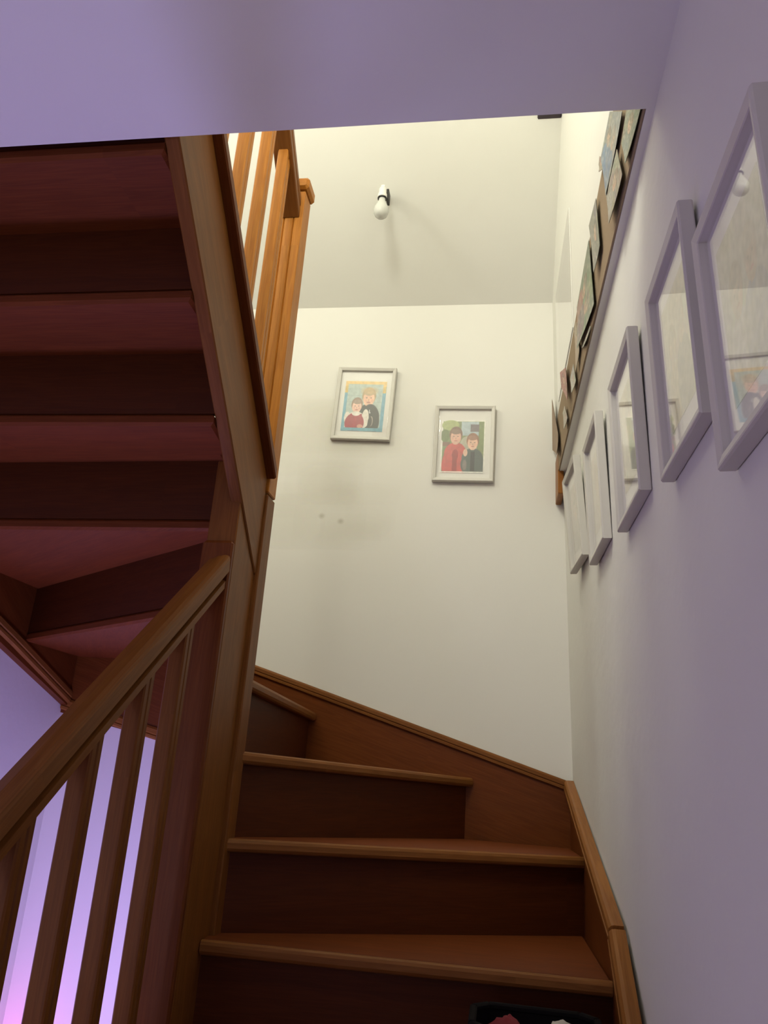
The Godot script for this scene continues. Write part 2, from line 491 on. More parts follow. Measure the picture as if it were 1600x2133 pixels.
func build_room() -> void:
	const F := -E
	slab("floor", [v(-1.69, F, 2.2), v(0.5, F, 2.2), v(0.5, F, -2.9), v(-1.69, F, -2.9)], Vector3(0, -0.1, 0), M.floor, "brown wooden floor at the foot of the stairs")
	# back wall with uv 0..1 over its face
	var st := new_st()
	var a := [v(-1.95, F, -2.9), v(0.5, F, -2.9), v(0.5, 1.955, -2.9), v(-1.95, 1.955, -2.9)]
	var uvs := [Vector2(0, 1), Vector2(1, 1), Vector2(1, 0), Vector2(0, 0)]
	tri(st, a[0], a[1], a[2], Vector3.BACK, uvs[0], uvs[1], uvs[2])
	tri(st, a[0], a[2], a[3], Vector3.BACK, uvs[0], uvs[2], uvs[3])
	var d := Vector3(0, 0, -0.15)
	face(st, [a[0] + d, a[1] + d, a[2] + d, a[3] + d], Vector3.FORWARD, Vector3.RIGHT, Vector2.ZERO)
	for i in 4:
		var j := (i + 1) % 4
		var n: Vector3 = [Vector3.DOWN, Vector3.RIGHT, Vector3.UP, Vector3.LEFT][i]
		face(st, [a[i], a[j], a[j] + d, a[i] + d], n, Vector3.BACK, Vector2.ZERO)
	struct("wall_back", st, M.back, "cream painted wall at the turn of the stairs, with two small picture frames")
	slab("wall_left", [v(-1.69, F, 2.2), v(-1.69, F, -2.9), v(-1.69, 3.1, -2.9), v(-1.69, 3.1, 2.2)], Vector3(-0.2, 0, 0), M.wall, "white wall left of the stairs, washed in violet light under the steps")
	slab("wall_right", [v(wall_x(F, -2.9), F, -2.9), v(wall_x(F, 2.2), F, 2.2), v(wall_x(1.12, 2.2), 1.12, 2.2), v(wall_x(1.12, -2.9), 1.12, -2.9)], Vector3(0.22, 0, 0), M.wall, "white wall right of the stairs with a row of picture frames")
	var u := 0.0048
	slab("wall_right_001", [v(upper_x(1.12, -2.9) + u, 1.12, -2.9), v(upper_x(1.12, -1.0) + u, 1.12, -1.0), v(upper_x(3.1, -1.0) + u, 3.1, -1.0), v(upper_x(3.1, -2.9) + u, 3.1, -2.9)], Vector3(0.25, 0, 0), M.wall, "bright upper wall right of the stairwell, above the photo board")
	slab("wall_right_002", [v(upper_x(1.12, -1.0) + u, 1.33, -1.0), v(0.236, 1.33, 2.2), v(0.236, 3.1, 2.2), v(upper_x(3.1, -1.0) + u, 3.1, -1.0)], Vector3(0.25, 0, 0), M.wall, "upper landing wall on the right, above the ceiling slab")
	slab("wall_front", [v(-1.69, F, 2.2), v(0.5, F, 2.2), v(0.5, 3.1, 2.2), v(-1.69, 3.1, 2.2)], Vector3(0, 0, 0.2), M.wall, "white wall behind the viewer")
	st = new_st()
	bx(st, -1.69, 1.12, -1.085, 0.5, 1.33, 2.2, 0.0, Vector3.RIGHT)
	struct("ceiling", st, M.ceiling, "low white ceiling in front of the stairwell opening, lit violet")
	slab("sloped_ceiling", [v(-1.69, 1.955, -2.9), v(0.4, 1.955, -2.9), v(0.4, 3.0, -1.654), v(-1.69, 3.0, -1.654)], Vector3(0, 0.12, -0.10), M.wall, "sloping cream attic ceiling carrying the bare bulb")
	slab("upper_ceiling", [v(-1.69, 3.0, -1.68), v(0.5, 3.0, -1.68), v(0.5, 3.0, 2.2), v(-1.69, 3.0, 2.2)], Vector3(0, 0.12, 0), M.ceiling, "flat ceiling above the upper landing")
	# dark timber tie end in the top corner of the stairwell
	st = new_st()
	extr(st, PackedVector2Array([Vector2(2.29, 2.415), Vector2(2.355, 2.411), Vector2(2.30, 2.455), Vector2(2.25, 2.50)]), Transform3D(SIDE, Vector3(0.10, E, 0)), 0.09, 0.003, Vector3.RIGHT)
	struct("trim_1", st, M.trim, "dark timber end in the top corner of the stairwell")

# ---------------------------------------------------------------- the staircase
# nosing lines: inner end at the newel, outer end at the wall string (x, z); the first one seen is step 6
var NOSE := {}

func climb(k: int) -> Vector2:
	var a: Vector2 = NOSE[k][0]
	var b: Vector2 = NOSE[k][1]
	var d := (b - a).normalized()
	return Vector2(d.y, -d.x)

func to_wall(k: int, p: Vector2, q: Vector2) -> Vector2:    # runs the line p-q on to the string it belongs to
	var d := q - p
	if k <= 7:
		return p + d * ((0.2435 - p.x) / d.x)
	if k <= 10:
		return p + d * ((-2.8755 - p.y) / d.y)
	return p + d * ((-1.6605 - p.x) / d.x)

func build_stairs() -> void:
	var s := thing("staircase", "dark varnished wooden winder staircase turning left and climbing back overhead", "staircase", Vector3(-0.2, 0, -1.5))
	const XR := 0.243
	const XL := -1.66
	const ZB := -2.876
	for k in range(1, 6):
		var z: float = -1.845 + 0.243 * (6 - k)
		NOSE[k] = [Vector2(-0.645, z), Vector2(XR, z)]
	NOSE[6] = [Vector2(-0.64, -1.825), Vector2(XR, -1.875)]
	NOSE[7] = [Vector2(-0.64, -1.892), Vector2(XR, -2.43)]
	NOSE[8] = [Vector2(-0.635, -1.925), Vector2(-0.083, ZB)]
	NOSE[9] = [Vector2(-0.65, -1.94), Vector2(-0.672, ZB)]
	NOSE[10] = [Vector2(-0.70, -1.93), Vector2(-1.2, ZB)]
	NOSE[11] = [Vector2(-0.70, -1.845), Vector2(XL, -2.562)]
	NOSE[12] = [Vector2(-0.69, -1.79), Vector2(XL, -1.832)]
	NOSE[13] = [Vector2(-0.667, -1.58), Vector2(XL, -1.58)]
	NOSE[14] = [Vector2(-0.667, -1.365), Vector2(XL, -1.365)]
	NOSE[15] = [Vector2(-0.667, -1.15), Vector2(XL, -1.15)]
	for k in range(1, 16):
		var y: float = -E + RISE * k
		var a: Vector2 = NOSE[k][0]
		var b: Vector2 = NOSE[k][1]
		var c := climb(k)
		# riser
		var st := new_st()
		var f0 := a + c * 0.025
		var f1 := to_wall(k, f0, b + c * 0.025)
		var g0 := a + c * 0.038
		var g1 := to_wall(k, g0, b + c * 0.038)
		var kx := 0.004 if k in [6, 7, 8, 9] else 0.0
		var ky := 0.024 if k in [6, 7, 8, 9] else 0.0
		var dip := 0.024 if ky > 0.0 else 0.0
		var tilt := Basis(Vector3(1, -kx, 0), Vector3(0, -ky, -1), Vector3(0, 1, 0))
		var lift := kx * b.x - ky * b.y
		extr(st, PackedVector2Array([Vector2(f0.x, -f0.y), Vector2(f1.x, -f1.y), Vector2(g1.x, -g1.y), Vector2(g0.x, -g0.y)]), Transform3D(tilt, Vector3(0, E + y - RISE + lift - dip, 0)), RISE - 0.028 + dip, 0.0, Vector3(b.x - a.x, 0, b.y - a.y))
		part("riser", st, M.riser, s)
		if k == 15:
			st = new_st()
			bx(st, XL, y - 0.03, -1.165, -0.667, y, -1.086, 0.008, Vector3.RIGHT)
			part("landing_nosing", st, M.tread, s)
			continue
		# tread
		var cn := climb(k + 1)
		var e0: Vector2 = NOSE[k + 1][0] + cn * 0.04
		var e1: Vector2 = to_wall(k + 1, e0, NOSE[k + 1][1] + cn * 0.04)
		var poly := [a + c * 0.012, to_wall(k, a + c * 0.012, b + c * 0.012)]
		if k == 7:
			poly.append(Vector2(XR, ZB))
		if k == 10:
			poly.append(Vector2(XL, ZB))
		poly.append(e1)
		poly.append(e0)
		var p2 := PackedVector2Array()
		for p in poly:
			p2.append(Vector2(p.x, -p.y))
		st = new_st()
		extr(st, p2, Transform3D(tilt, Vector3(0, E + y - 0.03 + lift, 0)), 0.03, 0.007, Vector3(b.x - a.x, 0, b.y - a.y))
		var tread := part("tread", st, M.tread, s)
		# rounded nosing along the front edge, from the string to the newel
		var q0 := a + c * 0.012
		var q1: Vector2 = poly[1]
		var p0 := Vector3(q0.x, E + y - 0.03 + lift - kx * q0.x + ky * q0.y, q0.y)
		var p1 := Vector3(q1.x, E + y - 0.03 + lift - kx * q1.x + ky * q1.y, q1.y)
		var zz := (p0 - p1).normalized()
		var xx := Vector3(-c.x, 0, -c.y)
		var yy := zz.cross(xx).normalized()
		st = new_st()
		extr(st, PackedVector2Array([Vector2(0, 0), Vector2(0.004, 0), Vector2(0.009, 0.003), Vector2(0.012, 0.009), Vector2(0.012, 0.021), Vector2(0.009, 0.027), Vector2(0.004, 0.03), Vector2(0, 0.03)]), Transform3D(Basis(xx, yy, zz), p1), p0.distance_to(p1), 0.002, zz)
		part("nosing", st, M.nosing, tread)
	# wall strings
	var st := new_st()
	extr(st, PackedVector2Array([Vector2(2.875, -0.03), Vector2(1.88, -0.305), Vector2(0.55, -1.30), Vector2(0.55, -1.519), Vector2(0.9, -1.519), Vector2(1.95, -0.72), Vector2(2.875, -0.45)]), Transform3D(SIDE, Vector3(0.244, E, 0)), 0.011, 0.0, Vector3(0, 0.3, -1))
	part("wall_string", st, M.wood_b, s)
	st = new_st()
	extr(st, PackedVector2Array([Vector2(0.25, -0.012), Vector2(-0.95, 0.333), Vector2(-1.6895, 0.55), Vector2(-1.6895, 0.134), Vector2(-1.298, 0.062), Vector2(-0.6, -0.092), Vector2(0.25, -0.42)]), Transform3D(Basis(), Vector3(0, E, -2.897)), 0.021, 0.0, Vector3(1, -0.29, 0))
	part("wall_string", st, M.wood_b, s)
	st = new_st()
	extr(st, PackedVector2Array([Vector2(2.87, 0.535), Vector2(2.87, 0.16), Vector2(2.435, 0.305), Vector2(1.95, 0.47), Vector2(1.1, 1.14), Vector2(1.1, 1.52), Vector2(1.9, 0.87), Vector2(2.55, 0.67)]), Transform3D(SIDE, Vector3(-1.688, E, 0)), 0.027, 0.0, Vector3(0, 0.6, 1))
	part("wall_string", st, M.wood_b, s)
	# moulded caps: (y up, z away from the wall)
	cap_piece(s, v(0.2545, -0.022, -2.872), v(0.264, -0.307, -1.860), Vector3.LEFT, 0.038, 0.032, M.wood_light)
	cap_piece(s, v(0.264, -0.308, -1.857), v(0.270, -1.30, -0.55), Vector3.LEFT, 0.042, 0.034, M.wood_light)
	cap_piece(s, v(-1.66, 0.532, -2.897), v(0.232, -0.021, -2.897), Vector3.BACK, 0.034, 0.030, M.wood)
	cap_piece(s, v(-1.689, 0.1465, -2.897), v(-1.27, 0.052, -2.897), Vector3.BACK, 0.045, 0.032, M.wood_light)
	cap_piece(s, v(-1.27, 0.052, -2.897), v(-0.62, -0.092, -2.897), Vector3.BACK, 0.045, 0.032, M.wood_light)
	cap_piece(s, v(-1.688, 0.325, -2.435), v(-1.688, 0.169, -2.866), Vector3.RIGHT, 0.055, 0.036, M.wood_light)
	cap_piece(s, v(-1.688, 0.488, -1.952), v(-1.688, 0.325, -2.435), Vector3.RIGHT, 0.055, 0.036, M.wood_light)
	# outer string of the upper flight
	st = new_st()
	extr(st, PackedVector2Array([Vector2(1.882, 0.728), Vector2(1.09, 1.398), Vector2(1.09, 1.149), Vector2(1.106, 1.135), Vector2(1.813, 0.520), Vector2(1.882, 0.462)]), Transform3D(SIDE, Vector3(-0.668, E, 0)), 0.032, 0.003, Vector3(0, 0.65, 0.75))
	part("outer_string", st, M.wood, s)
	# outer string of the lower flight
	st = new_st()
	extr(st, PackedVector2Array([Vector2(1.70, -0.56), Vector2(0.62, -1.41), Vector2(0.62, -1.519), Vector2(0.80, -1.519), Vector2(1.70, -0.86)]), Transform3D(SIDE, Vector3(-0.69, E, 0)), 0.045, 0.003, Vector3(0, 0.65, 0.75))
	part("outer_string", st, M.wood, s)
	# newel at the turn: main post, stepped front board and the slim rear post that runs on up
	st = new_st()
	bx(st, -0.715, -1.52, -1.886, -0.641, 0.715, -1.716, 0.003, Vector3.UP)
	var newel := part("newel_post", st, M.wood, s)
	st = new_st()
	extr(st, rect(-0.717, 0.0, -0.640, 0.017, 0.004), Transform3D(FLAT, Vector3(0, 0, -1.699 - 0.017 + 0.017)), 0.502 + E, 0.008, Vector3.UP)
	part("front_board", st, M.wood_b, newel)
	st = new_st()
	bx(st, -0.715, -1.52, -1.95, -0.629, 0.688, -1.884, 0.003, Vector3.UP)
	part("rear_post", st, M.wood, newel)
	st = new_st()
	var np := PackedVector2Array([Vector2(-0.715, 1.884), Vector2(-0.69, 1.884), Vector2(-0.687, 1.888), Vector2(-0.684, 1.884), Vector2(-0.66, 1.884), Vector2(-0.657, 1.888), Vector2(-0.654, 1.884), Vector2(-0.631, 1.884), Vector2(-0.629, 1.886), Vector2(-0.629, 1.948), Vector2(-0.631, 1.95), Vector2(-0.715, 1.95)])
	extr(st, np, Transform3D(FLAT, Vector3(0, E + 0.693, 0)), 1.005, 0.003, Vector3.UP)
	var up := part("newel_post", st, M.wood_lit, s)
	st = new_st()
	bx(st, -0.725, 1.703, -1.960, -0.619, 1.745, -1.874, 0.008, Vector3.RIGHT)
	part("newel_cap", st, M.wood_lit, up)

func cap_piece(s: Node3D, p0: Vector3, p1: Vector3, out: Vector3, h: float, t: float, m: Material) -> void:
	# a moulded batten from p0 to p1, its lower back corner on that line, standing h high and t out from the wall
	var z := (p1 - p0).normalized()
	var up := Vector3.UP - z * Vector3.UP.dot(z)
	up = up.normalized()
	var x := out
	var y := z.cross(x).normalized()
	if y.dot(up) < 0.0:
		var q := p0; p0 = p1; p1 = q
		z = -z
		y = -y
	var prof := PackedVector2Array([Vector2(0, 0), Vector2(t * 0.80, 0), Vector2(t, h * 0.12), Vector2(t, h * 0.30), Vector2(t * 0.90, h * 0.36), Vector2(t * 0.90, h * 0.42), Vector2(t, h * 0.48), Vector2(t * 0.97, h * 0.80), Vector2(t * 0.80, h * 0.97), Vector2(t * 0.6, h), Vector2(0, h)])
	var st := new_st()
	extr(st, prof, Transform3D(Basis(x, y, z), p0), p0.distance_to(p1), 0.0, z)
	part("string_cap", st, m, s)

# ---------------------------------------------------------------- banisters
func baluster_shape(w: float, d: float, h: float) -> SurfaceTool:
	var g := 0.0035
	var a := w / 2
	var b := d / 2
	var p := PackedVector2Array([Vector2(-a, -b + 0.003), Vector2(-a + 0.003, -b), Vector2(a - 0.003, -b), Vector2(a, -b + 0.003), Vector2(a, -g), Vector2(a - g, 0), Vector2(a, g), Vector2(a, b - 0.003), Vector2(a - 0.003, b), Vector2(-a + 0.003, b), Vector2(-a, b - 0.003), Vector2(-a, g), Vector2(-a + g, 0), Vector2(-a, -g)])
	var st := new_st()
	extr(st, p, Transform3D(FLAT, Vector3.ZERO), h, 0.0, Vector3.UP)
	return st

func build_banisters() -> void:
	# lower flight
	var o := thing("banister", "lower wooden banister with moulded sloping handrail and square balusters on the left", "banister", v(-0.672, -0.9, -1.2))
	var dir := Vector3(0, -0.785, 1).normalized()
	var start := v(-0.64, 0.462, -1.698)
	var prof := PackedVector2Array([Vector2(0, -0.006), Vector2(0.002, -0.036), Vector2(-0.006, -0.044), Vector2(-0.016, -0.046), Vector2(-0.016, -0.056), Vector2(-0.004, -0.060), Vector2(-0.004, -0.078), Vector2(-0.014, -0.085), Vector2(-0.052, -0.085), Vector2(-0.060, -0.078), Vector2(-0.060, -0.060), Vector2(-0.050, -0.056), Vector2(-0.050, -0.046), Vector2(-0.062, -0.036), Vector2(-0.064, -0.026), Vector2(-0.054, -0.010), Vector2(-0.03, 0.001), Vector2(-0.012, 0.004), Vector2(-0.003, 0.001)])
	var st := new_st()
	extr(st, prof, Transform3D(Basis(Vector3.RIGHT, Vector3.UP, dir), start), 1.68, 0.004, dir)
	part("handrail", st, M.wood, o)
	# base rail on the lower string
	st = new_st()
	extr(st, rect(-0.045, 0.006, -0.003, 0.040, 0.004), Transform3D(Basis(Vector3.RIGHT, Vector3.UP, dir), v(-0.645, -0.56, -1.698)), 1.36, 0.0, dir)
	part("base_rail", st, M.wood, o)
	var mesh: MeshInstance3D = null
	for k in 8:
		var z := -1.562 + 0.1565 * k
		var y0 := -0.54 - 0.785 * (z + 1.70)
		var y1 := 0.462 - 0.785 * (z + 1.70) - 0.07
		if mesh == null:
			mesh = part("baluster", baluster_shape(0.035, 0.036, y1 - y0), M.wood, o, false)
			mesh.position = v(-0.6725, y0, z) - o.position
		else:
			var c: MeshInstance3D = mesh.duplicate()
			c.name = "baluster"
			o.add_child(c, true)
			c.position = v(-0.6725, y0, z) - o.position
	st = new_st()
	bx(st, -0.705, -1.52, -0.36, -0.64, -0.44, -0.295, 0.004, Vector3.UP)
	part("end_post", st, M.wood, o)
	# upper flight
	o = thing("banister", "upper wooden banister of orange balusters coloured as brightly lit above the sloping stair string", "banister", v(-0.665, 1.1, -1.5))
	o.set_meta("label", "upper wooden banister of orange balusters coloured as brightly lit beside the tall newel post")
	dir = Vector3(0, 0.884, 1).normalized()
	st = new_st()
	extr(st, PackedVector2Array([Vector2(-0.029, 0.003), Vector2(-0.026, 0), Vector2(0.026, 0), Vector2(0.029, 0.003), Vector2(0.029, 0.027), Vector2(0.024, 0.035), Vector2(0.029, 0.045), Vector2(0.027, 0.075), Vector2(0.015, 0.085), Vector2(-0.015, 0.085), Vector2(-0.027, 0.075), Vector2(-0.029, 0.045)]), Transform3D(Basis(Vector3.RIGHT, Vector3.UP, dir), v(-0.668, 1.597, -1.882)), 1.30, 0.0, dir)
	part("handrail", st, M.wood, o)
	st = new_st()
	var dir2 := Vector3(0, 0.846, 1).normalized()
	extr(st, rect(-0.045, 0.002, 0.041, 0.034, 0.004), Transform3D(Basis(Vector3.RIGHT, Vector3.UP, dir2), v(-0.653, 0.729, -1.881)), 1.03, 0.0, dir2)
	part("base_rail", st, M.wood_b, o)
	mesh = null
	for k in 5:
		var z := -1.757 + 0.143 * k
		var y0 := 0.729 + 0.846 * (z + 1.882) + 0.02
		var y1 := 1.597 + 0.884 * (z + 1.884) + 0.02
		if mesh == null:
			mesh = part("baluster", baluster_shape(0.031, 0.036, y1 - y0), M.wood_lit, o, false)
			mesh.position = v(-0.6655, y0, z) - o.position
		else:
			var c: MeshInstance3D = mesh.duplicate()
			c.name = "baluster"
			o.add_child(c, true)
			c.position = v(-0.6655, y0, z) - o.position

# ---------------------------------------------------------------- frames on the walls
func build_frames() -> void:
	const GA := "white picture frames on the stair walls"
	var b := Basis(Vector3.BACK, deg_to_rad(-1.9))
	b = Basis(Vector3.RIGHT, deg_to_rad(1.2)) * b
	picture_frame("white framed photo of a baby in red dungarees and an older child", v(-0.598, 1.300, -2.898), b, 0.252, 0.335, 0.022, photo_siblings(), 0.178, 0.232, 0.0, 0.158, GA)
	b = Basis(Vector3.RIGHT, deg_to_rad(1.0)) * Basis(Vector3.BACK, deg_to_rad(-0.4))
	picture_frame("white framed photo of two children, one in a red jacket", v(-0.166, 1.120, -2.898), b, 0.246, 0.333, 0.022, photo_garden(), 0.178, 0.232, -0.004, 0.155, GA)
	var spots := [
		# middle z, lower y, width, height, lean, yaw, label
		[-2.30, 0.630, 0.225, 0.312, 3.0, 3.4, "white picture frame on the right wall nearest the stair corner"],
		[-1.895, 0.552, 0.245, 0.330, 1.2, 0.6, "white picture frame second from the stair corner on the right wall"],
		[-1.440, 0.500, 0.250, 0.332, 0.8, 0.2, "white picture frame in the middle of the five on the right wall"],
		[-1.030, 0.450, 0.240, 0.325, 0.8, 0.0, "white picture frame on the right wall beside the largest looking one"],
		[-0.745, 0.353, 0.240, 0.318, 0.8, 0.0, "largest looking white picture frame on the right wall, cut by the photo edge"],
	]
	var pics := [
		photo_any(Color(0.80, 0.78, 0.74), Color(0.86, 0.74, 0.66), Color(0.62, 0.56, 0.48), Color(0.72, 0.70, 0.66), false, 1),
		photo_any(Color(0.84, 0.81, 0.76), Color(0.86, 0.72, 0.62), Color(0.62, 0.52, 0.42), Color(0.78, 0.70, 0.66), false, 2),
		photo_any(Color(0.78, 0.72, 0.58), Color(0.82, 0.66, 0.52), Color(0.50, 0.40, 0.28), Color(0.62, 0.60, 0.50), false, 3),
		photo_any(Color(0.76, 0.71, 0.60), Color(0.80, 0.66, 0.54), Color(0.62, 0.50, 0.36), Color(0.74, 0.66, 0.52), true, 4),
		photo_any(Color(0.72, 0.70, 0.64), Color(0.78, 0.64, 0.54), Color(0.60, 0.52, 0.42), Color(0.74, 0.72, 0.74), true, 5),
	]
	for i in 5:
		var s: Array = spots[i]
		var z: float = s[0]
		var y: float = s[1]
		# x axis of the frame runs toward the viewer (+z), y up, z out of the wall (-x)
		var yy := Vector3(-0.022, 1, 0).normalized()
		var xx := Vector3(0.008, 0, 1).normalized()
		var zz := xx.cross(yy).normalized()
		var bb := Basis(xx, yy, zz).orthonormalized()
		var lean: float = s[4]
		var yaw: float = s[5]
		bb = Basis(Vector3.BACK, deg_to_rad(lean)) * Basis(Vector3.UP, deg_to_rad(yaw)) * bb
		var w: float = s[2]
		var h: float = s[3]
		var gap := 0.001 + sin(deg_to_rad(yaw)) * w * 0.5
		picture_frame(s[6], v(wall_x(y, z) - gap, y, z), bb, w, h, 0.022, pics[i], 0.150, 0.205, 0, h * 0.5, GA)

# ---------------------------------------------------------------- pin board and its photographs
func on_board(z: float, y: float, off: float) -> Vector3:
	return v(upper_x(y, z) - off, y, z)

func card_mesh(q: Array, off: float, curl: float) -> SurfaceTool:
	var st := new_st()
	const N := 6
	var g := []
	for i in N + 1:
		var row := []
		for j in N + 1:
			var a := float(i) / N
			var b := float(j) / N
			var p: Vector2 = (q[0] as Vector2).lerp(q[1], a).lerp((q[3] as Vector2).lerp(q[2], a), b)
			row.append(on_board(p.x, p.y, off + curl * pow(a * b, 2.0)))
		g.append(row)
	for i in N:
		for j in N:
			var p0: Vector3 = g[i][j]; var p1: Vector3 = g[i + 1][j]; var p2: Vector3 = g[i + 1][j + 1]; var p3: Vector3 = g[i][j + 1]
			var n := (p2 - p0).cross(p3 - p1).normalized()
			if n.x > 0.0:
				n = -n
			var u := func(a: int, b: int) -> Vector2: return Vector2(float(a) / N, float(b) / N)
			tri(st, p0, p1, p2, n, u.call(i, j), u.call(i + 1, j), u.call(i + 1, j + 1))
			tri(st, p0, p2, p3, n, u.call(i, j), u.call(i + 1, j + 1), u.call(i, j + 1))
			var t := -n * 0.0012
			tri(st, p0 + t, p1 + t, p2 + t, -n, Vector2.ZERO, Vector2.ZERO, Vector2.ZERO)
			tri(st, p0 + t, p2 + t, p3 + t, -n, Vector2.ZERO, Vector2.ZERO, Vector2.ZERO)
	return st

func build_board() -> void:
	var t := thing("pinboard", "long low brown pinboard on the upper right wall, covered in overlapping photos", "pinboard", v(0.21, 1.121, -1.9))
	var st := new_st()
	var f := []
	var r := []
	for q in [Vector2(-2.80, 1.122), Vector2(-1.0, 1.122), Vector2(-1.0, 1.40), Vector2(-1.6, 1.385), Vector2(-2.35, 1.345), Vector2(-2.80, 1.338)]:
		f.append(on_board(q.x, q.y, 0.0)); r.append(on_board(q.x, q.y, -0.0042))
	face(st, f, Vector3.LEFT, Vector3.BACK, Vector2.ZERO)
	face(st, r, Vector3.RIGHT, Vector3.BACK, Vector2.ZERO)
	for i in 6:
		var j := (i + 1) % 6
		var d: Vector3 = f[j] - f[i]
		var n := d.cross(Vector3.RIGHT).normalized()
		if n.dot(f[i] - v(0.2, 1.25, -1.9)) < 0.0:
			n = -n
		face(st, [f[i], f[j], r[j], r[i]], n, d.normalized(), Vector2.ZERO)
	part("board", st, M.board, t)
	const GA := "loose photos pinned over the brown board"
	var SK := Color(0.80, 0.64, 0.52)
	var cards := [
		["green and tan photograph at the pinboard end under the ceiling edge", [Vector2(-1.197, 1.24), Vector2(-1.074, 1.125), Vector2(-1.215, 1.123), Vector2(-1.265, 1.22)], photo_any(Color(0.48, 0.50, 0.40), SK, Color(0.55, 0.42, 0.28), Color(0.40, 0.46, 0.46), false, 11), 0.004],
		["large blurry photograph with a blue patch, standing above the pinboard's top edge", [Vector2(-1.349, 1.391), Vector2(-1.224, 1.261), Vector2(-1.418, 1.226), Vector2(-1.489, 1.396)], photo_any(Color(0.50, 0.52, 0.52), SK, Color(0.42, 0.34, 0.26), Color(0.35, 0.50, 0.68), true, 12), 0.007],
		["tilted grey and tan photograph tucked under the big one with the blue patch", [Vector2(-1.282, 1.224), Vector2(-1.245, 1.125), Vector2(-1.383, 1.123), Vector2(-1.429, 1.235)], photo_any(Color(0.54, 0.50, 0.44), SK, Color(0.46, 0.36, 0.30), Color(0.62, 0.62, 0.60), false, 13), 0.010],
		["tiny tan photo corner sticking out beyond the pinboard's top edge", [Vector2(-1.507, 1.42), Vector2(-1.433, 1.323), Vector2(-1.498, 1.365), Vector2(-1.526, 1.412)], photo_any(Color(0.52, 0.45, 0.36), SK, Color(0.40, 0.32, 0.26), Color(0.5, 0.44, 0.36), false, 14), 0.006],
		["grey photograph with a dark lower edge, alone on a bare brown stretch of the pinboard", [Vector2(-1.569, 1.352), Vector2(-1.546, 1.197), Vector2(-1.619, 1.174), Vector2(-1.7, 1.377)], photo_any(Color(0.50, 0.50, 0.46), SK, Color(0.36, 0.33, 0.30), Color(0.56, 0.55, 0.52), false, 15), 0.009],
		["long grey green photograph with a red left side, the longest print on the pinboard", [Vector2(-1.718, 1.349), Vector2(-1.676, 1.125), Vector2(-1.993, 1.186), Vector2(-2.003, 1.333)], photo_any(Color(0.46, 0.50, 0.43), SK, Color(0.42, 0.34, 0.26), Color(0.66, 0.36, 0.32), true, 16), 0.008],
		["small pale photograph hanging below the long grey green print", [Vector2(-1.784, 1.13), Vector2(-1.774, 1.122), Vector2(-1.866, 1.122), Vector2(-1.961, 1.171)], photo_any(Color(0.60, 0.60, 0.55), SK, Color(0.45, 0.42, 0.38), Color(0.6, 0.6, 0.58), false, 17), 0.004],
		["narrow tan photograph at the far end of the long grey green print", [Vector2(-2.047, 1.313), Vector2(-1.993, 1.186), Vector2(-2.053, 1.15), Vector2(-2.101, 1.313)], photo_any(Color(0.60, 0.52, 0.40), SK, Color(0.50, 0.38, 0.26), Color(0.64, 0.52, 0.42), false, 18), 0.006],
		["red tinted photograph near the stair corner end of the pinboard", [Vector2(-2.496, 1.392), Vector2(-2.31, 1.307), Vector2(-2.231, 1.143), Vector2(-2.462, 1.312)], photo_any(Color(0.56, 0.24, 0.20), SK, Color(0.40, 0.22, 0.18), Color(0.60, 0.30, 0.26), false, 19), 0.012],
		["pale grey photograph just right of the red tinted print", [Vector2(-2.115, 1.208), Vector2(-2.066, 1.124), Vector2(-2.138, 1.123), Vector2(-2.213, 1.21)], photo_any(Color(0.62, 0.62, 0.58), SK, Color(0.46, 0.42, 0.38), Color(0.62, 0.61, 0.60), false, 20), 0.010],
		["small pale print beneath the red tinted photograph, left of the pale grey one", [Vector2(-2.401, 1.212), Vector2(-2.325, 1.13), Vector2(-2.398, 1.123), Vector2(-2.468, 1.218)], photo_any(Color(0.64, 0.60, 0.54), SK, Color(0.42, 0.36, 0.32), Color(0.6, 0.56, 0.5), false, 21), 0.009],
	]
	for c in cards:
		var q: Array = c[1]
		var mid := Vector2.ZERO
		for p in q:
			mid += (p as Vector2) / 4.0
		var off: float = c[3]
		var o := thing("photo_print", c[0], "photo", on_board(mid.x, mid.y, off), Basis(), GA)
		part("print", card_mesh(q, off, 0.006), printed(c[2], 0.4), o)
	# brown paper curling off the far end, and the bare wooden end below it
	var o := thing("paper_sheet", "curled brown paper hanging over the corner end of the pinboard", "paper", on_board(-2.76, 1.27, 0.01))
	part("sheet", card_mesh([Vector2(-2.86, 1.475), Vector2(-2.64, 1.22), Vector2(-2.62, 1.125), Vector2(-2.885, 1.26)], 0.010, 0.010), M.paper, o)
	o = thing("wooden_block", "orange brown wooden end block below the curled brown paper at the corner", "wood block", v(0.20, 1.0, -2.84))
	st = new_st()
	bx(st, 0.200, 1.03, -2.895, 0.222, 1.21, -2.76, 0.003, Vector3.UP)
	part("block", st, M.wood_light, o)
	# frameless clip frame higher up
	o = thing("clip_frame", "frameless glass clip picture lying flat on the upper right wall near the corner", "picture frame", v(0.2, 1.36, -2.45))
	st = new_st()
	var p4 := []
	for q in [Vector2(-2.72, 1.39), Vector2(-2.20, 1.39), Vector2(-2.20, 1.86), Vector2(-2.72, 1.86)]:
		p4.append(q)
	st = slab_mesh([on_board(p4[0].x, p4[0].y, -0.0042), on_board(p4[1].x, p4[1].y, -0.0042), on_board(p4[2].x, p4[2].y, -0.0042), on_board(p4[3].x, p4[3].y, -0.0042)], Vector3(-0.002, 0, 0))
	part("backing", st, M.mount, o)
	st = slab_mesh([on_board(p4[0].x, p4[0].y, -0.002), on_board(p4[1].x, p4[1].y, -0.002), on_board(p4[2].x, p4[2].y, -0.002), on_board(p4[3].x, p4[3].y, -0.002)], Vector3(-0.002, 0, 0))
	part("glass_pane", st, M.glass, o)

